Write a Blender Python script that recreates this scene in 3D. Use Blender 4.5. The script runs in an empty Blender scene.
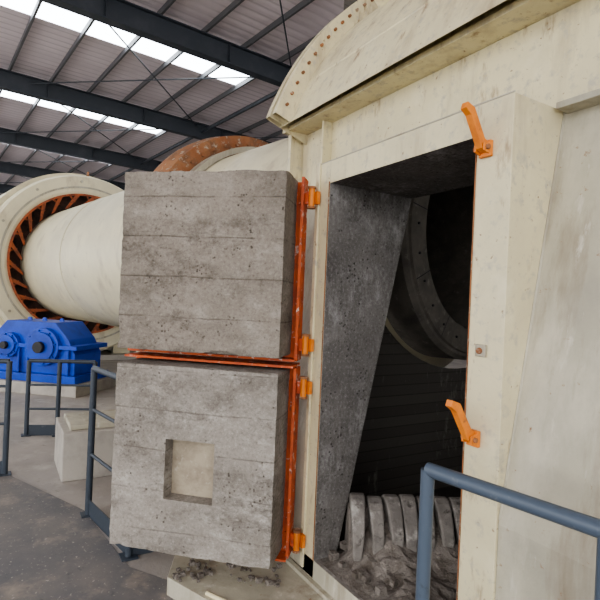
import bpy, bmesh, math, random
from mathutils import Vector, Matrix, noise as mnoise
random.seed(4)
C=bpy.context; D=bpy.data

# ---------------------------------------------------------------- materials
def _new(name):
    m=D.materials.new(name); m.use_nodes=True
    nt=m.node_tree; b=nt.nodes['Principled BSDF']
    tc=nt.nodes.new('ShaderNodeTexCoord')
    return m,nt,b,tc.outputs['Object']
def noise(nt,vec,scale,detail=6,rough=.6,stretch=None,dist=0):
    n=nt.nodes.new('ShaderNodeTexNoise'); n.inputs['Scale'].default_value=scale
    n.inputs['Detail'].default_value=detail; n.inputs['Roughness'].default_value=rough
    n.inputs['Distortion'].default_value=dist
    if stretch:
        mp=nt.nodes.new('ShaderNodeMapping'); mp.inputs['Scale'].default_value=stretch
        nt.links.new(vec,mp.inputs['Vector']); vec=mp.outputs['Vector']
    nt.links.new(vec,n.inputs['Vector']); return n.outputs['Fac']
def ramp(nt,fac,a,b):
    r=nt.nodes.new('ShaderNodeMapRange'); r.inputs['From Min'].default_value=a; r.inputs['From Max'].default_value=b
    nt.links.new(fac,r.inputs['Value']); return r.outputs['Result']
def mix(nt,fac,c1,c2,mode='MIX'):
    m=nt.nodes.new('ShaderNodeMix'); m.data_type='RGBA'; m.blend_type=mode
    if isinstance(fac,(int,float)): m.inputs[0].default_value=fac
    else: nt.links.new(fac,m.inputs[0])
    for i,c in ((6,c1),(7,c2)):
        if isinstance(c,tuple): m.inputs[i].default_value=(*c,1)
        else: nt.links.new(c,m.inputs[i])
    return m.outputs[2]
def math_(nt,op,a,b):
    m=nt.nodes.new('ShaderNodeMath'); m.operation=op
    for i,c in ((0,a),(1,b)):
        if isinstance(c,(int,float)): m.inputs[i].default_value=c
        else: nt.links.new(c,m.inputs[i])
    return m.outputs[0]
def bump(nt,b,h,strength,dist=.02):
    bp=nt.nodes.new('ShaderNodeBump'); bp.inputs['Strength'].default_value=strength; bp.inputs['Distance'].default_value=dist
    nt.links.new(h,bp.inputs['Height']); nt.links.new(bp.outputs['Normal'],b.inputs['Normal'])
def layered(name,base,layers,rough=.6,metal=0,bscale=30,bstr=.15,bstretch=None,spec=None):
    m,nt,b,v=_new(name); col=base
    for c,s,lo,hi,st in layers:
        col=mix(nt,ramp(nt,noise(nt,v,s,8,.65,st),lo,hi),col,c)
    if isinstance(col,tuple): b.inputs['Base Color'].default_value=(*col,1)
    else: nt.links.new(col,b.inputs['Base Color'])
    b.inputs['Roughness'].default_value=rough; b.inputs['Metallic'].default_value=metal
    if bstr: bump(nt,b,noise(nt,v,bscale,8,.7,bstretch),bstr)
    return m
cream=layered('cream_paint',(.70,.635,.415),[((.57,.515,.345),2.2,.38,.72,None),((.74,.685,.49),5,.55,.8,None),((.38,.31,.20),5,.52,.74,(1,1,.16)),((.30,.21,.12),13,.58,.72,(1,1,.3)),((.48,.44,.34),18,.54,.68,None),((.20,.10,.05),34,.63,.71,None)],.5,bscale=12,bstr=.08)
cream_kiln=layered('cream_kiln_paint',(.71,.65,.455),[((.58,.53,.38),1.2,.4,.7,None),((.42,.35,.25),2.6,.56,.78,(1,1,.5)),((.22,.16,.11),14,.65,.74,None)],.45,bscale=4,bstr=.05)
cream_dirty=layered('cream_dusty_steel',(.46,.43,.33),[((.34,.32,.255),2.2,.36,.66,None),((.58,.545,.44),4,.48,.75,(1,1,.35)),((.25,.205,.145),6,.52,.72,(1,1,.12)),((.60,.575,.49),16,.60,.72,(1,1,.2)),((.26,.13,.06),28,.64,.73,None)],.62,bscale=14,bstr=.22)
orange=layered('orange_paint',(.60,.12,.03),[((.38,.07,.03),7,.42,.66,None),((.70,.58,.50),18,.57,.65,None),((.11,.045,.03),13,.60,.72,None)],.7)
orange_dull=layered('orange_rusty_leaf',(.44,.12,.045),[((.26,.08,.04),6,.42,.62,None),((.10,.05,.035),10,.52,.68,None)],.8)
orange_hi=layered('orange_lever_paint',(.72,.23,.03),[((.50,.13,.02),10,.45,.7,None),((.20,.08,.04),22,.60,.70,None)],.5,bstr=.08)
rust=layered('rust_steel',(.29,.115,.05),[((.38,.19,.09),3,.4,.6,None),((.11,.055,.035),6,.46,.66,None),((.48,.40,.30),12,.56,.66,None)],.9)
greyrail=layered('blue_grey_rail_paint',(.075,.10,.135),[((.15,.17,.19),18,.6,.75,None),((.04,.05,.06),9,.6,.7,None)],.38,bstr=.04)
darkrail=layered('dark_rail_paint',(.04,.052,.068),[((.09,.10,.11),12,.6,.75,None)],.45,bstr=.04)
blue=layered('blue_gearbox_paint',(.008,.065,.50),[((.005,.035,.28),3,.45,.7,None)],.35,bstr=.03)
black=layered('black_rubber',(.02,.02,.022),[((.05,.05,.05),6,.5,.7,None)],.6)
soot=layered('rusty_dark_cavity',(.10,.05,.035),[((.03,.025,.02),5,.4,.65,None)],.9)
steelbeam=layered('dark_roof_steel',(.035,.042,.052),[((.055,.06,.07),2,.5,.7,None)],.55,bstr=0)
purl=layered('purlin_steel',(.10,.10,.105),[],.5,bstr=0)
plate=layered('grey_deck_steel',(.135,.132,.135),[((.22,.20,.18),1.6,.4,.7,None),((.34,.29,.235),4,.52,.75,None),((.07,.07,.075),12,.6,.8,None),((.42,.38,.33),40,.60,.70,None)],.6,bscale=60,bstr=.12)
castm=layered('cast_grate_iron',(.25,.23,.205),[((.16,.145,.13),7,.42,.62,None),((.42,.40,.36),12,.54,.70,None),((.09,.08,.07),20,.56,.68,None)],.85,bstr=.4)
blockc=layered('pale_concrete',(.42,.39,.34),[((.30,.28,.25),4,.45,.7,None)],.85,bstr=.2)
debris_m=layered('spilled_castable_debris',(.22,.195,.17),[((.13,.11,.09),12,.45,.6,None),((.36,.325,.28),20,.58,.7,None)],.95,bscale=45,bstr=.8)

def concrete(name,c0,c1,c2,dark,board=0.0,seed=0,smear=.5,stain=.55,stretch=(.8,.8,1.5)):
    m,nt,b,v=_new(name)
    mp=nt.nodes.new('ShaderNodeMapping'); mp.inputs['Location'].default_value=(seed,seed*.7,seed*1.3); nt.links.new(v,mp.inputs[0]); v=mp.outputs[0]
    col=mix(nt,ramp(nt,noise(nt,v,2.2,5,.6),.38,.62),c0,c1)
    zone=ramp(nt,noise(nt,v,1.9,4,.6,(1,1,1.8)),.42,.60)
    pale=math_(nt,'MULTIPLY',ramp(nt,noise(nt,v,9,10,.82,stretch),.47,.62),zone)
    col=mix(nt,math_(nt,'MULTIPLY',pale,smear+.3),col,c2)
    zone2=ramp(nt,noise(nt,v,2.4,4,.6,(.8,.8,2.2)),.44,.60)
    st=math_(nt,'MULTIPLY',ramp(nt,noise(nt,v,11,12,.85,stretch),.47,.60),zone2)
    col=mix(nt,math_(nt,'MULTIPLY',st,stain),col,dark)
    fine=noise(nt,v,60,5,.75)
    col=mix(nt,math_(nt,'MULTIPLY',ramp(nt,fine,.54,.68),.45),col,c2)
    col=mix(nt,math_(nt,'MULTIPLY',ramp(nt,fine,.46,.34),.45),col,dark)
    vo=nt.nodes.new('ShaderNodeTexVoronoi'); vo.inputs['Scale'].default_value=42; nt.links.new(v,vo.inputs['Vector'])
    pit=math_(nt,'MULTIPLY',ramp(nt,vo.outputs['Distance'],.30,.16),ramp(nt,noise(nt,v,6,5,.75),.52,.60))
    col=mix(nt,math_(nt,'MULTIPLY',pit,.85),col,dark)
    sx=nt.nodes.new('ShaderNodeSeparateXYZ'); nt.links.new(v,sx.inputs[0])
    zz=math_(nt,'ADD',sx.outputs['Z'],math_(nt,'MULTIPLY',noise(nt,v,1.7,3),.03))
    mm=math_(nt,'PINGPONG',zz,.11)
    line=math_(nt,'MULTIPLY',ramp(nt,mm,.006,.0),ramp(nt,noise(nt,v,4.3,6,.8),.40,.54))
    line=math_(nt,'MULTIPLY',line,board)
    col=mix(nt,line,col,dark)
    nt.links.new(col,b.inputs['Base Color']); b.inputs['Roughness'].default_value=1.0
    b.inputs['Specular IOR Level'].default_value=.15
    h=math_(nt,'SUBTRACT',noise(nt,v,22,12,.8),math_(nt,'MULTIPLY',pit,.8)); h=math_(nt,'SUBTRACT',h,math_(nt,'MULTIPLY',line,.4))
    h=math_(nt,'SUBTRACT',h,math_(nt,'MULTIPLY',st,.3))
    bump(nt,b,h,.65,.018)
    return m
refr=concrete('refractory_castable',(.285,.25,.21),(.235,.207,.172),(.44,.405,.35),(.085,.07,.056),.75,0,.3,.5)
refr_low=concrete('refractory_castable_dusty',(.35,.32,.28),(.275,.25,.215),(.55,.52,.47),(.12,.10,.083),.6,3.1,.5,.5)
refr_rev=concrete('refractory_reveal',(.20,.187,.172),(.15,.14,.13),(.46,.45,.43),(.06,.053,.047),.0,7.7,.3,.5,(1.5,1.5,.6))
notch_m=layered('notch_castable',(.42,.36,.27),[((.28,.235,.175),9,.42,.66,None),((.52,.47,.38),20,.58,.7,None)],.95,bstr=.5)

def brick():
    m,nt,b,v=_new('sooty_brick')
    mp=nt.nodes.new('ShaderNodeMapping'); mp.inputs['Rotation'].default_value=(math.radians(90),0,0)
    nt.links.new(v,mp.inputs['Vector'])
    br=nt.nodes.new('ShaderNodeTexBrick'); br.inputs['Scale'].default_value=3
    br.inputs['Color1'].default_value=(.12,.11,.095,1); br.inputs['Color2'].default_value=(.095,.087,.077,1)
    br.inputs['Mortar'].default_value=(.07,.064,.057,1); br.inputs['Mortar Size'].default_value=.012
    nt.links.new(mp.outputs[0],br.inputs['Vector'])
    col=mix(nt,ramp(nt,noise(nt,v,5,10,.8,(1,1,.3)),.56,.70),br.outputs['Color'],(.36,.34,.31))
    nt.links.new(col,b.inputs['Base Color']); b.inputs['Roughness'].default_value=.95
    bump(nt,b,noise(nt,v,30),.3); return m
sooty=brick()
kiln_in=layered('kiln_nose_castable',(.21,.19,.16),[((.12,.11,.095),5,.4,.7,None),((.30,.28,.245),14,.58,.72,None)],.95,bstr=.35)

def roofmat():
    m,nt,b,v=_new('corrugated_roof_sheet')
    w=nt.nodes.new('ShaderNodeTexWave'); w.inputs['Scale'].default_value=1.1; w.bands_direction='X'
    mp=nt.nodes.new('ShaderNodeMapping'); mp.inputs['Rotation'].default_value=(0,0,math.radians(-6.5))
    nt.links.new(v,mp.inputs[0]); nt.links.new(mp.outputs[0],w.inputs['Vector'])
    col=mix(nt,ramp(nt,w.outputs['Fac'],.0,.25),(.50,.435,.455),(.68,.60,.625))
    col=mix(nt,ramp(nt,noise(nt,v,.7),.4,.7),col,(.57,.50,.52))
    nt.links.new(col,b.inputs['Base Color']); b.inputs['Roughness'].default_value=.55
    bump(nt,b,w.outputs['Fac'],.25,.03); return m
roof_m=roofmat()
def emis(name,c,s):
    m,nt,b,v=_new(name); b.inputs['Base Color'].default_value=(.8,.85,.9,1)
    b.inputs['Emission Color'].default_value=(*c,1); b.inputs['Emission Strength'].default_value=s; return m
sky_m=emis('translucent_skylight',(.86,.94,1),8)
floor_m=layered('dusty_concrete_floor',(.38,.345,.31),[((.27,.255,.235),.8,.4,.65,None),((.50,.46,.41),2.5,.5,.75,None),((.18,.17,.16),9,.6,.8,None)],.8,bscale=25,bstr=.2)
wall_m=layered('wall_cladding',(.45,.46,.46),[((.35,.36,.37),.6,.4,.7,None)],.6,bstr=0)

# ---------------------------------------------------------------- mesh builder
class MB:
    def __init__(s,name): s.name=name; s.v=[]; s.f=[]; s.mi=[]; s.mats=[]; s.sm=[]
    def m(s,mat):
        if mat not in s.mats: s.mats.append(mat)
        return s.mats.index(mat)
    def add(s,vs,fs,mat,smooth=False):
        o=len(s.v); s.v+= [tuple(x) for x in vs]
        mats=mat if isinstance(mat,list) else [mat]*len(fs)
        for f,mm in zip(fs,mats):
            s.f.append([i+o for i in f]); s.mi.append(s.m(mm)); s.sm.append(smooth)
    def box(s,lo,hi,mat,rot=None,org=(0,0,0)):
        x0,y0,z0=lo;x1,y1,z1=hi
        vs=[Vector(p) for p in((x0,y0,z0),(x1,y0,z0),(x1,y1,z0),(x0,y1,z0),(x0,y0,z1),(x1,y0,z1),(x1,y1,z1),(x0,y1,z1))]
        if rot: vs=[rot@p+Vector(org) for p in vs]
        s.add(vs,[(0,3,2,1),(4,5,6,7),(0,1,5,4),(1,2,6,5),(2,3,7,6),(3,0,4,7)],mat)
    def prism(s,poly,fn,t0,t1,mside,mcap0=None,mcap1=None,smooth=False):
        n=len(poly)
        vs=[fn(p,t0) for p in poly]+[fn(p,t1) for p in poly]
        ms=mside if isinstance(mside,list) else [mside]*n
        fs=[(i,(i+1)%n,(i+1)%n+n,i+n) for i in range(n)]
        s.add(vs,fs,ms,smooth)
        s.add(vs,[tuple(range(n))[::-1],tuple(range(n,2*n))],[mcap0 or ms[0],mcap1 or ms[0]])
    def tube(s,pts,r,mat,seg=12,cap=True):
        pts=[Vector(p) for p in pts]; rings=[]
        for i,p in enumerate(pts):
            t=((pts[min(i+1,len(pts)-1)]-p).normalized()+(p-pts[max(i-1,0)]).normalized()).normalized()
            up=Vector((0,0,1)) if abs(t.z)<.9 else Vector((1,0,0))
            a=t.cross(up).normalized(); b=t.cross(a)
            rr=r[i] if isinstance(r,list) else r
            rings.append([p+rr*(math.cos(k*2*math.pi/seg)*a+math.sin(k*2*math.pi/seg)*b) for k in range(seg)])
        vs=[q for R in rings for q in R]; fs=[]
        for i in range(len(rings)-1):
            for k in range(seg):
                fs.append((i*seg+k,i*seg+(k+1)%seg,(i+1)*seg+(k+1)%seg,(i+1)*seg+k))
        s.add(vs,fs,mat,True)
        if cap: s.add(vs,[tuple(range(seg))[::-1],tuple(range((len(rings)-1)*seg,len(rings)*seg))],mat)
    def lathe(s,prof,org,axis,mat,seg=96,smooth=False,a0=0,a1=2*math.pi):
        ax=Vector(axis).normalized(); up=Vector((0,0,1)); 
        if abs(ax.z)>.9: up=Vector((1,0,0))
        a=ax.cross(up).normalized(); b=a.cross(ax)
        o=Vector(org); vs=[]; full=abs(a1-a0-2*math.pi)<1e-6; n=seg if full else seg+1
        for p in prof:
            for k in range(n):
                t=a0+(a1-a0)*k/seg
                vs.append(o+ax*p[0]+p[1]*(math.cos(t)*a+math.sin(t)*b))
        fs=[];ms=[]
        for i in range(len(prof)-1):
            for k in range(seg):
                k2=(k+1)%n
                fs.append((i*n+k,i*n+k2,(i+1)*n+k2,(i+1)*n+k)); ms.append(prof[i][2] if len(prof[i])>2 else mat)
        s.add(vs,fs,ms,smooth)
    def build(s,bevel=0,autosm=True):
        me=D.meshes.new(s.name); me.from_pydata(s.v,[],s.f)
        for m in s.mats: me.materials.append(m)
        for p,i,sm in zip(me.polygons,s.mi,s.sm): p.material_index=i; p.use_smooth=sm
        me.update()
        bm=bmesh.new(); bm.from_mesh(me); bmesh.ops.remove_doubles(bm,verts=bm.verts,dist=1e-5)
        bmesh.ops.recalc_face_normals(bm,faces=bm.faces)
        if autosm:
            for e in bm.edges:
                if len(e.link_faces)==2 and e.calc_face_angle(0)>.6: e.smooth=False
        bm.to_mesh(me); bm.free()
        o=D.objects.new(s.name,me); C.collection.objects.link(o)
        if bevel:
            md=o.modifiers.new('bev','BEVEL'); md.width=bevel; md.segments=2; md.limit_method='ANGLE'; md.angle_limit=.7
        return o

# ---------------------------------------------------------------- frames
CAM=Vector((2.286,-1.537,1.65))
A=Vector((-.9935,-.114,0)).normalized(); Bv=Vector((A.y,-A.x,0))
def G(a,b,z): return Vector((CAM.x,CAM.y,0))+A*a+Bv*b+Vector((0,0,z))
RB=Matrix((( A.x,Bv.x,0),(A.y,Bv.y,0),(0,0,1)))
ORG=(CAM.x,CAM.y,0)
def gbox(mb,lo,hi,mat): mb.box(lo,hi,mat,RB,ORG)
def V(r,d): return (CAM.x+.516*r-.857*d, CAM.y+.857*r+.516*d,0)

# ---------------------------------------------------------------- building shell
H=6.5; RZ=1.65+H
m=MB('floor'); gbox(m,(-9,-13,-.25),(54,24,0),floor_m); m.build()
sk=[2.02*H,3.0*H,3.98*H,4.96*H,5.94*H,6.9*H]; hw=.42
m=MB('ceiling')
edges=[-9]+[e for s_ in sk for e in (s_-hw,s_+hw)]+[54]
for i in range(0,len(edges),2):
    gbox(m,(edges[i],-13,RZ),(edges[i+1],24,RZ+.06),roof_m)
for s_ in sk: gbox(m,(s_-hw,7.6,RZ),(s_+hw,24,RZ+.06),roof_m)
m.build()
m=MB('skylight_strips')
for s_ in sk: gbox(m,(s_-hw,-13,RZ+.01),(s_+hw,7.6,RZ+.05),sky_m)
m.build()
m=MB('roof_purlins')
b=-12.6
while b<23.5:
    gbox(m,(-9,b,RZ-.14),(54,b+.055,RZ-.002),purl); b+=1.12
m.build()
beams=[.75*H,1.72*H,2.62*H,3.58*H,4.52*H,5.5*H,6.45*H,7.4*H]
for i,a in enumerate(beams):
    m=MB('roof_beam')
    gbox(m,(a-.12,-13,RZ-.2),(a+.12,24,RZ-.175),steelbeam)
    gbox(m,(a-.012,-13,RZ-.68),(a+.012,24,RZ-.2),steelbeam)
    gbox(m,(a-.13,-13,RZ-.71),(a+.13,24,RZ-.68),steelbeam)
    bb=-12
    while bb<24:
        gbox(m,(a-.11,bb,RZ-.68),(a+.11,bb+.015,RZ-.2),steelbeam); bb+=3
    m.build()
m=MB('roof_brace_rods')
for i in range(len(beams)-1):
    a0,a1=beams[i],beams[i+1]
    for b0 in (2.5,9.5,16):
        m.tube([G(a0,b0,RZ-.3),G(a1,b0+5.5,RZ-.3)],.018,steelbeam,8)
        m.tube([G(a1,b0,RZ-.36),G(a0,b0+5.5,RZ-.36)],.018,steelbeam,8)
    m.tube([G(a0,8.2,RZ-.45),G(a1,8.2,RZ-.45)],.05,steelbeam,8)
m.build()
m=MB('wall_far'); gbox(m,(54,-13,0),(54.2,24,RZ-.0),wall_m); m.build()
m=MB('wall_back'); gbox(m,(-9,24,0),(54,24.2,RZ),wall_m); m.build()
for i,a in enumerate(beams):
    for bb in (23.2,-12.8):
        m=MB('steel_column')
        gbox(m,(a-.15,bb,0),(a+.15,bb+.02,RZ-.71),steelbeam); gbox(m,(a-.15,bb+.3,0),(a+.15,bb+.32,RZ-.71),steelbeam)
        gbox(m,(a-.01,bb+.02,0),(a+.01,bb+.3,RZ-.71),steelbeam); m.build()

# ---------------------------------------------------------------- kiln
KD=Vector((-1,-.19,0)).normalized(); KO=Vector((-.6,1.95,2.25))
m=MB('rotary_kiln')
L=9.9
m.lathe([(0,.78,kiln_in),(0,1.02,kiln_in),(.03,1.05,kiln_in),(.32,1.06,cream_kiln),(.5,1.25,cream_kiln),(5.0,1.27,cream_kiln),(L+.2,1.27,cream_kiln)],KO,KD,cream_kiln,128,True)
m.lathe([(0,.78),(2.5,.78),(2.6,.0)],KO,KD,kiln_in,96,True)
m.lathe([(.012,1.0),(-.02,.985),(-.02,.80),(.012,.79)],KO,KD,kiln_in,96)
ax=KD; aa=ax.cross(Vector((0,0,1))).normalized(); bb_=aa.cross(ax)
for k in range(26):
    t=k*2*math.pi/26; p=KO+.90*(math.cos(t)*aa+math.sin(t)*bb_)
    m.tube([p-ax*.03,p],.010,black,6)
for k in range(11):
    t=k*2*math.pi/11+.14; q=lambda R,T: KO-ax*.0215+R*(math.cos(T)*aa+math.sin(T)*bb_)
    m.add([q(.80,t),q(.985,t),q(.985,t+.007),q(.80,t+.008)],[(0,1,2,3)],black)
m.lathe([(3.2,1.27),(3.2,1.42),(3.22,1.52),(3.45,1.56),(3.6,1.56),(3.6,1.27)],KO,KD,rust,128)
m.lathe([(3.0,1.27),(3.0,1.34),(3.2,1.34)],KO,KD,cream_dirty,128)
for k in range(48):
    t=k*2*math.pi/48; p=KO+ax*3.2+1.40*(math.cos(t)*aa+math.sin(t)*bb_); m.tube([p-ax*.04,p],.022,rust,6)
m.lathe([(7.2,1.265),(7.2,1.28),(7.23,1.28),(7.23,1.265)],KO,KD,cream_kiln,128)
m.build()
m=MB('kiln_seal_housing')
m.lathe([(L-.25,1.60),(L-.28,1.66),(L-.28,1.98),(L-.22,2.02),(L+.15,2.02),(L+.15,2.12),(L+1.6,2.12),(L+1.6,1.27)],KO,KD,cream_kiln,128)
m.lathe([(L-.25,1.60),(L+.1,1.60),(L+.1,1.27)],KO,KD,soot,128)
m.lathe([(L-.27,1.555),(L-.27,1.60),(L-.2,1.60)],KO,KD,orange_dull,128)
m.lathe([(L-.30,1.72),(L-.30,1.76),(L-.28,1.76)],KO,KD,cream_dirty,128)
for k in range(26):
    t=k*2*math.pi/26; t2=t+.20
    r=lambda R,T,d: KO+ax*d+R*(math.cos(T)*aa+math.sin(T)*bb_)
    m.add([r(1.57,t,L-.26),r(1.57,t+.07,L-.26),r(1.30,t2+.06,L-.16),r(1.30,t2,L-.16),r(1.57,t,L-.23),r(1.57,t+.07,L-.23),r(1.30,t2+.06,L-.13),r(1.30,t2,L-.13)],
          [(0,1,2,3),(4,5,6,7),(0,1,5,4),(1,2,6,5),(2,3,7,6),(3,0,4,7)],orange_dull)
    t+=.12
    m.add([r(1.57,t,L-.2),r(1.57,t+.03,L-.2),r(1.42,t-.02,L-.2),r(1.42,t-.05,L-.2)],[(0,1,2,3)],orange_dull)
for k in range(12):
    t=k*2*math.pi/12+.1; p=KO+ax*(L-.28)+1.87*(math.cos(t)*aa+math.sin(t)*bb_); m.tube([p-ax*.03,p],.03,cream_dirty,6)
for sgn in (-1,1):
    p=KO+KD*(L+.7)+sgn*aa*1.2
    m.box((p.x-.5,p.y-.2,0),(p.x+.5,p.y+.2,.75),cream_kiln)
m.box((KO.x+KD.x*(L+.7)-.6,KO.y+KD.y*(L+.7)-1.6,0),(KO.x+KD.x*(L+.7)+.6,KO.y+KD.y*(L+.7)+1.6,.12),blockc)
p=KO+ax*(L-.1)+2.02*bb_
m.box((p.x-.06,p.y-.02,p.z-.02),(p.x+.06,p.y+.02,p.z+.12),rust)
m.build()

m=MB('kiln_support_roller_station')
pc=KO+KD*4.6
m.box((pc.x-.5,pc.y-.75,0),(pc.x+.5,pc.y+.9,.35),blockc)
for sgn in (-1,1):
    q=pc+Vector((0,sgn*.55,0)); q.z=.70
    m.tube([q-KD*.25,q+KD*.25],.22,cream_dirty,32)
    for e in (-.35,.35):
        w=q+KD*e; m.box((w.x-.1,w.y-.18,.35),(w.x+.1,w.y+.18,.85),cream)
m.build(.01)

# ---------------------------------------------------------------- blue gearbox
m=MB('blue_gearbox')
gc=Vector(V(-4.35,8.4))
GR=Matrix.Rotation(math.radians(48),3,'Z')
GS=.93
def gf(x,y,z): return GR@Vector((x*GS,y*GS,z))+gc
prof=[(-1.0,.30),(1.0,.30),(1.0,.62),(.86,.86),(.60,1.12),(-.35,1.12),(-.62,.86),(-1.0,.80)]
m.prism(prof,lambda p,t:gf(p[0],t,p[1]),-.38,.38,blue)
m.prism([(-1.08,.70),(1.08,.70),(1.08,.77),(-1.08,.77)],lambda p,t:gf(p[0],t,p[1]),-.46,.46,blue)
m.prism([(-1.1,.18),(1.1,.18),(1.1,.30),(-1.1,.30)],lambda p,t:gf(p[0],t,p[1]),-.5,.5,blue)
m.prism([(-1.2,.0),(1.2,.0),(1.2,.18),(-1.2,.18)],lambda p,t:gf(p[0],t,p[1]),-.6,.6,blockc)
for cx,cr in ((.42,.30),(-.25,.2),(-.72,.15)):
    for r_,y0,y1,mm in ((cr,-.47,-.38,blue),(cr*.78,-.51,-.47,blue),(cr*.3,-.58,-.51,black)):
        m.tube([gf(cx,y0,.73),gf(cx,y1,.73)],r_,mm,32)
    for k in range(8):
        t=k*math.pi/4+.2; m.tube([gf(cx+cr*.88*math.cos(t),-.50,.73+cr*.88*math.sin(t)),gf(cx+cr*.88*math.cos(t),-.46,.73+cr*.88*math.sin(t))],.018,blue,6)
for x in (-.9,-.05,.12,.9): m.prism([(x-.02,.3),(x+.02,.3),(x+.02,.7),(x-.02,.7)],lambda p,t:gf(p[0],t,p[1]),-.44,-.38,blue)
for x in (-.2,.1,.45): m.prism([(x-.05,1.1),(x+.05,1.1),(x+.03,1.17),(x-.03,1.17)],lambda p,t:gf(p[0],t,p[1]),-.02,.02,blue)
m.build(.012)

# ---------------------------------------------------------------- hood
def Yo(z): return max(.012,.295-.188*(2.39-z))
def Yi(z): return .23+.218*(z-.57)
m=MB('kiln_hood')
FX=lambda p,t: Vector((t,p[0],p[1]))
wp=[(Yo(0),0),(Yo(.885),.885),(Yo(2.45),2.45),(Yi(2.45),2.45),(Yi(0),0)]
wm=[cream_dirty,cream_dirty,cream_dirty,sooty,cream_dirty]
m.prism(wp,FX,-.75,-.12,wm,cream_dirty,refr_rev)
m.prism(wp,FX,1.144,3.3,wm,refr_rev,cream_dirty)
jp=[(0,.12),(0,2.42),(Yi(2.42),2.42),(Yi(.12),.12)]
jm=[cream,cream,sooty,cream]
m.prism(jp,FX,-.12,0,jm,cream,refr_rev)
m.prism(jp,FX,.99,1.144,jm,refr_rev,cream)
m.prism([(0,2.30),(0,2.42),(Yi(2.42),2.42),(Yi(2.30),2.30)],FX,-.0,.99,[cream,cream,sooty,refr_rev],cream,cream)
m.prism([(0,.0),(0,.22),(Yi(.22)+.12,.22),(Yi(0)+.12,0)],FX,-.12,1.144,[cream_dirty,castm,sooty,cream],cream,cream)
m.box((-.125,-.012,.14),(-.095,.0,2.43),cream); m.box((-.006,-.006,.22),(.0,.0,2.31),rust)
m.box((.987,-.005,.22),(.992,.0,2.31),rust)
m.box((-.80,.29,2.42),(3.3,.62,2.82),cream)
m.box((-.84,.14,2.82),(3.3,.62,2.85),cream)
m.box((-.84,.19,2.42),(-.80,.62,2.82),cream)
m.box((-.45,.22,2.45),(-.435,.29,2.82),cream)
m.box((-.80,.32,2.85),(3.3,.62,3.10),cream)
m.box((-.84,.20,3.10),(3.3,.62,3.13),cream)
m.box((1.16,.22,2.405),(3.3,.31,2.43),cream_dirty)
m.tube([(-.12,.003,2.424),(1.144,.003,2.424)],.005,cream_dirty,6)
m.tube([(1.147,Yo(.9),.9),(1.147,Yo(2.42),2.42)],.006,cream_dirty,6)
yc,zc,R=2.15,2.1,2.2
OC=(-.75,yc,zc); X=(1,0,0)
T0=.335; T1=math.pi
def arc(mb,prof,mat,sm=True,a0=T0,a1=T1,seg=90): mb.lathe(prof,OC,X,mat,seg,sm,a0,a1)
arc(m,[(0,R),(4.05,R)],cream)
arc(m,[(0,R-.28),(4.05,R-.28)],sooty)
arc(m,[(0,R-.28),(0,R),(-.0,R+.12),(.05,R+.12),(.05,R)],cream,False)
arc(m,[(.09,R),(.09,R+.12),(.14,R+.12),(.14,R)],cream,False)
for k in range(72):
    t=T0+.04+(T1-T0-.05)*k/71
    p=Vector((-.75,yc-(R+.07)*math.cos(t),zc+(R+.07)*math.sin(t)))
    m.tube([p+Vector((-.03,0,0)),p+Vector((.16,0,0))],.011,rust,6)
def dr(t,r): return (yc-r*math.cos(t),zc+r*math.sin(t))
for t in (.74,1.1):
    m.prism([dr(t,R-.02),dr(t,R+.16),dr(t+.012,R+.16),dr(t+.012,R-.02)],FX,-.3,3.3,cream)
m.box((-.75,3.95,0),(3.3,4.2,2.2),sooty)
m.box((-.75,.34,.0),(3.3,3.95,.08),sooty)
cy,cz,hr=KO.y-.03,KO.z,1.14
n=64
vs=[];fs=[]
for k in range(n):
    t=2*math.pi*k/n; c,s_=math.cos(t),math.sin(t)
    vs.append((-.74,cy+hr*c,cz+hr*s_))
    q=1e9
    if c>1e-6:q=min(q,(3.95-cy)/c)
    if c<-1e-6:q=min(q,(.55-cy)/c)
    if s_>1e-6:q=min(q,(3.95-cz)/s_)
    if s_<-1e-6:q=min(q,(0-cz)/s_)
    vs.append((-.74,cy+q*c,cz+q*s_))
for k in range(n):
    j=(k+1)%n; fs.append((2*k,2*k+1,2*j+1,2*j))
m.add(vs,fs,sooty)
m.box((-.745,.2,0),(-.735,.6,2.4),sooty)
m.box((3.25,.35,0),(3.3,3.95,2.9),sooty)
m.box((1.03,-.012,1.47),(1.075,.0,1.515),cream_dirty)
m.tube([(1.052,-.022,1.492),(1.052,-.01,1.492)],.012,rust,8)
m.box((-.75,-.03,0),(1.6,.0,.12),cream_dirty)
lp=[V(-.68,3.0),V(-.66,2.74),V(-.42,2.56),V(.35,2.10),(.62,-.03,0),(-.75,-.03,0)]
m.prism([(p[0],p[1]) for p in lp],lambda p,t:Vector((p[0],p[1],t)),0,.10,cream_dirty)
m.tube([Vector(V(-.42,2.60))+Vector((0,0,.105)),Vector(V(.33,2.14))+Vector((0,0,.105))],.012,cream,8)
for _ in range(70):
    q=Vector(V(random.uniform(-.62,-.05),random.uniform(2.68,3.0))); r_=random.uniform(.006,.022); q.z=.1+r_*.4; vv=[]
    for dx in(-1,1):
        for dy in(-1,1):
            for dz in(-1,1): vv.append(q+Vector((dx*random.uniform(.5,1),dy*random.uniform(.5,1),dz*random.uniform(.4,.9)))*r_)
    m.add(vv,[(0,1,3,2),(4,6,7,5),(0,4,5,1),(2,3,7,6),(0,2,6,4),(1,5,7,3)],debris_m)
m.build(.004)

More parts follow.
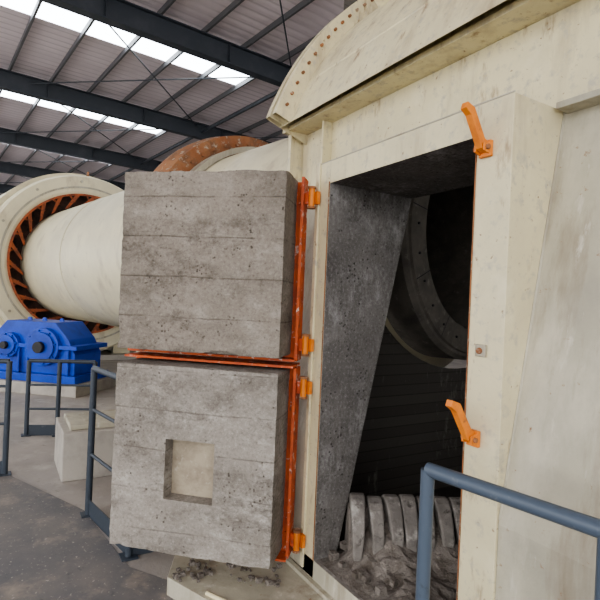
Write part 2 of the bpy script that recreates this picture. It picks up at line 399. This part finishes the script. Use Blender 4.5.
# grate
m=MB('clinker_grate_bars')
NB=9
for k in range(NB):
    f=k/(NB-1); bx=Vector((.05+.38*f,.24+.64*f,.035)); d=Vector((.86,-.5,0)); w=Vector((.5,.86,0))
    jz=random.uniform(-.015,.015)
    prof=[]
    for j in range(9):
        s_=j/8; prof.append((-.12+.34*s_, .27+.27*math.sin(.6+s_*2.1)+jz))
    for j in range(9):
        s_=1-j/8; prof.append((-.12+.34*s_, .17+.19*math.sin(.6+s_*2.1)+jz))
    sk_=random.uniform(-.06,.06)
    m.prism(prof,lambda p,t: bx+d*p[0]*1+w*(t*(.9+.5*(p[1]-.3)/.24)+sk_*(p[0]))+Vector((0,0,p[1])),-.030,.030,castm)
    m.prism([(-.10,.24),(.0,.50),(.06,.50),(.14,.2)],lambda p,t: bx+d*p[0]+w*t+Vector((0,0,p[1]-.015)),-.05,.05,debris_m)
m.build(.010)
m=MB('spilled_debris')
nx,ny=40,40; vs=[]; fs=[]
for i in range(nx+1):
    for j in range(ny+1):
        u,v_=i/nx,j/ny; x=.01+.96*u; y=.02+1.1*v_
        e=min(1,6*u,6*(1-u),8*v_)
        dd_=abs((x-.24)*.86-(y-.56)*.5)
        pile=.21*math.exp(-(dd_/.26)**2)*min(1,max(0,(y-.05)*4))
        h=.222+e*(.02+pile+.05*(mnoise.noise(Vector((x*6,y*6,1)))+.6)+.025*mnoise.noise(Vector((x*24,y*24,2)))) 
        vs.append((x,y,h))
for i in range(nx):
    for j in range(ny):
        a=i*(ny+1)+j; fs.append((a,a+ny+1,a+ny+2,a+1))
m.add(vs,fs,debris_m)
for k in range(80):
    x=random.uniform(.03,.95); y=random.uniform(.04,.35); r_=random.uniform(.008,.030)
    q=Vector((x,y,.27+r_*.4)); vv=[]
    for dx in(-1,1):
        for dy in(-1,1):
            for dz in(-1,1): vv.append(q+Vector((dx*random.uniform(.5,1),dy*random.uniform(.5,1),dz*random.uniform(.4,.9)))*r_)
    m.add(vv,[(0,1,3,2),(4,6,7,5),(0,4,5,1),(2,3,7,6),(0,2,6,4),(1,5,7,3)],debris_m)
m.build()

# ---------------------------------------------------------------- doors
DO=Vector((.008,-.277,0)); du=Vector((-.642,-.678,0)).normalized(); dn=Vector((-.727,.687,0)).normalized()
def dd(u,n,z): return DO+du*u+dn*n+Vector((0,0,z))
W=.94; T=.26
def rough_block(m,z0,z1,mat,notch):
    us=[W*i/44 for i in range(45)]; zs=[z0+(z1-z0)*i/46 for i in range(47)]; ns=[T*i/11 for i in range(12)]
    if notch:
        u0,u1,a,b=notch
        snap=lambda arr,val: arr.__setitem__(min(range(len(arr)),key=lambda i:abs(arr[i]-val)),val)
        snap(us,u0);snap(us,u1);snap(zs,a);snap(zs,b)
    NU,NZ,NN=len(us)-1,len(zs)-1,len(ns)-1
    def occ(i,j,k):
        if i<0 or j<0 or k<0 or i>=NU or j>=NZ or k>=NN: return False
        if notch and k<4 and u0-1e-6<=us[i] and us[i+1]<=u1+1e-6 and a-1e-6<=zs[j] and zs[j+1]<=b+1e-6: return False
        return True
    ids={}; vs=[]; fs=[]; mats=[]
    def vid(i,j,k):
        q=(i,j,k)
        if q in ids: return ids[q]
        u,z,n=us[i],zs[j],ns[k]; P=dd(u,n,z)
        nb=(i in(0,NU))+(j in(0,NZ))+(k==0)
        inn=[(W/2-u)/(W/2) if i in(0,NU) else 0,((z0+z1)/2-z)/((z1-z0)/2) if j in(0,NZ) else 0, 1 if k==0 else 0]
        f1=mnoise.fractal(P*7,.8,2.1,4); f2=mnoise.fractal(P*26+Vector((9,2,4)),.8,2.1,3)
        d=.002*f1+.001*f2+.001
        if nb>=2: d+=.001+.011*max(0,f1-.2)+.005*max(0,f2-.1)
        d=max(-.002,min(d,.03))
        q2=(u+inn[0]*d,n+inn[2]*d,z+inn[1]*d)
        ids[q]=len(vs); vs.append(dd(q2[0],q2[1],q2[2])); return ids[q]
    for i in range(NU):
        for j in range(NZ):
            for k in range(NN):
                if not occ(i,j,k): continue
                for (di,dj,dk,quad) in ((-1,0,0,((0,0,0),(0,1,0),(0,1,1),(0,0,1))),(1,0,0,((1,0,0),(1,1,0),(1,1,1),(1,0,1))),
                    (0,-1,0,((0,0,0),(1,0,0),(1,0,1),(0,0,1))),(0,1,0,((0,1,0),(1,1,0),(1,1,1),(0,1,1))),
                    (0,0,-1,((0,0,0),(1,0,0),(1,1,0),(0,1,0))),(0,0,1,((0,0,1),(1,0,1),(1,1,1),(0,1,1)))):
                    if not occ(i+di,j+dj,k+dk):
                        fs.append(tuple(vid(i+x,j+y,k+w_) for x,y,w_ in quad))
                        mats.append(notch_m if (dk==-1 and k==4) else mat)
    m.add(vs,fs,mats)
def door(name,z0,z1,mat,notch=None,pt=.03,pb=.03):
    m=MB(name)
    def bx(u0,u1,n0,n1,a,b,mt):
        vs=[dd(u,n,z) for z in(a,b) for u,n in((u0,n0),(u1,n0),(u1,n1),(u0,n1))]
        m.add(vs,[(0,1,2,3),(4,5,6,7),(0,1,5,4),(1,2,6,5),(2,3,7,6),(3,0,4,7)],mt)
    rough_block(m,z0,z1,mat,notch)
    p0=z0-pb; p1=z1+pt
    bx(-.045,W+(.03 if pt>0 else -.01),T,T+.012,p0,p1,orange)
    bx(-.05,-.035,T-.06,T+.05,p0,z1+.01,orange); bx(W-.03,W-.018,T,T+.05,p0,p1,orange)
    bx(-.045,W+.03,T-.10,T+.05,p0,p0+.012,orange)
    if pt>0: bx(-.045,W+.03,T-.13,T+.05,p1-.012,p1,orange)
    for q in (.3,.65): bx(W*q,W*q+.015,T+.012,T+.07,p0,p1,orange)
    for q in (.25,.75):
        zz=z0+(z1-z0)*q; bx(0,W,T+.012,T+.08,zz-.03,zz+.03,orange)
    for zz in (z0+.06,z1-.10):
        pv=Vector((-.105,-.05,zz))
        m.tube([pv-Vector((0,0,.05)),pv+Vector((0,0,.05))],.018,orange_hi,16)
        m.tube([pv-Vector((0,0,.062)),pv-Vector((0,0,.05))],.024,rust,16); m.tube([pv+Vector((0,0,.05)),pv+Vector((0,0,.062))],.024,rust,16)
        e=dd(.02,T+.006,0); 
        m.add([Vector((e.x,e.y-.01,zz-.035)),Vector((pv.x,pv.y-.012,zz-.035)),Vector((pv.x,pv.y+.012,zz-.035)),Vector((e.x,e.y+.02,zz-.035)),
               Vector((e.x,e.y-.01,zz+.035)),Vector((pv.x,pv.y-.012,zz+.035)),Vector((pv.x,pv.y+.012,zz+.035)),Vector((e.x,e.y+.02,zz+.035))],
              [(0,1,2,3),(4,5,6,7),(0,1,5,4),(1,2,6,5),(2,3,7,6),(3,0,4,7)],orange)
        m.box((-.11,-.032,zz-.035),(-.075,-.012,zz+.035),orange_hi)
    return m.build()
door('refractory_lined_door',1.338,2.328,refr,None,-.006,.03)
door('refractory_lined_door',.235,1.258,refr_low,notch=(.335,.62,.53,.86))

# ---------------------------------------------------------------- clamp levers
for z0,ln in ((2.24,.02),(1.166,.10)):
    m=MB('door_clamp_lever')
    c=Vector((1.037,0,z0))
    m.box((c.x-.026,-.016,z0-.03),(c.x+.026,-.0,z0+.03),orange_hi)
    for e in (-.024,.016): m.prism([(-.0,-.026),(-.045,-.014),(-.045,.014),(0,.026)],lambda p,t:Vector((c.x+t,p[0],z0+p[1])),e,e+.008,orange_hi)
    m.tube([c+Vector((-.034,-.03,0)),c+Vector((.034,-.03,0))],.010,rust,8)
    prof=[(-.012,-.016),(-.045,-.004),(-.108,.100),(-.135,.118),(-.127,.140),(-.090,.128),(-.030,.032),(-.010,.024)]
    m.prism(prof,lambda p,t:Vector((c.x+t+ln*p[0],p[0],z0+p[1]*1.05)),-.014,.014,orange_hi)
    m.build(.002)

# ---------------------------------------------------------------- rails
def rail(name,pts,h=1.1,mids=(.45,.78),r=.024,mat=darkrail,toe=True,rp=.024):
    m=MB(name)
    P=[Vector(p) for p in pts]
    m.tube([p+Vector((0,0,h)) for p in P],r,mat)
    for q in mids: m.tube([p+Vector((0,0,q)) for p in P],r*.6,mat)
    for p in P:
        m.tube([p,p+Vector((0,0,h))],rp,mat); m.box((p.x-.05,p.y-.05,0),(p.x+.05,p.y+.05,.012),mat)
    if toe:
        for a,b in zip(P[:-1],P[1:]):
            d=(b-a).normalized(); n=Vector((d.y,-d.x,0))*.004
            m.add([a-n,b-n,b+n,a+n,a-n+Vector((0,0,.12)),b-n+Vector((0,0,.12)),b+n+Vector((0,0,.12)),a+n+Vector((0,0,.12))],[(0,1,2,3),(4,5,6,7),(0,1,5,4),(1,2,6,5),(2,3,7,6),(3,0,4,7)],mat)
    return m.build()
rail('platform_handrail',[(1.08,-.28,0),(1.62,-.20,0),(2.5,-.07,0)],mids=(.55,),mat=greyrail,r=.024,rp=.024)
rail('platform_handrail',[V(-1.49,3.68),V(-1.0,3.12),V(-.78,3.25)],h=1.08,r=.022)
rail('platform_handrail',[V(-3.0,5.6),V(-2.68,5.65),V(-2.30,5.7)],h=.84,mids=(.3,.57),r=.022)
rail('platform_handrail',[V(-2.53,4.4),V(-3.4,4.2)],h=1.0,r=.022)

m=MB('steel_platform_deck')
a=[V(-2.6,-1),V(-4.2,4.5),V(-2.57,4.45),V(-1.55,3.75),V(-.95,3.0),V(.8,2.2),V(2.2,-1)]
vs=[Vector(p)+Vector((0,0,.004)) for p in a]
m.add(vs,[tuple(range(len(vs)))],plate); m.build()
m=MB('concrete_plinth')
c=Vector(V(-1.88,4.7)); m.box((c.x-.32,c.y-.30,0),(c.x+.32,c.y+.30,.42),blockc); m.box((c.x-.25,c.y-.24,.42),(c.x+.25,c.y+.24,.47),cream_dirty); m.build(.01)

# ---------------------------------------------------------------- camera, light
cd=D.cameras.new('camera'); cam=D.objects.new('camera',cd); C.collection.objects.link(cam)
cd.sensor_width=36; cd.lens=36*500/600; cd.clip_start=.05; cd.clip_end=300
fw=Vector((-.857,.516,0)).normalized(); rt=Vector((.516,.857,0)).normalized(); up=Vector((0,0,1))
rho=math.radians(2.5)
r2=rt*math.cos(rho)+up*math.sin(rho); u2=up*math.cos(rho)-rt*math.sin(rho)
M=Matrix((r2,u2,-fw)).transposed().to_4x4(); M.translation=CAM
cam.matrix_world=M; C.scene.camera=cam

w=D.worlds.new('World'); C.scene.world=w; w.use_nodes=True
bg=w.node_tree.nodes['Background']; bg.inputs[0].default_value=(.98,.98,1,1); bg.inputs[1].default_value=3.0
sd=D.lights.new('sun','SUN'); sd.energy=1.6; sd.angle=.5; so=D.objects.new('sun',sd); C.collection.objects.link(so)
so.rotation_euler=(math.radians(62),0,math.radians(35))
try: C.scene.view_settings.look='AgX - Medium High Contrast'
except Exception as e: print(e)
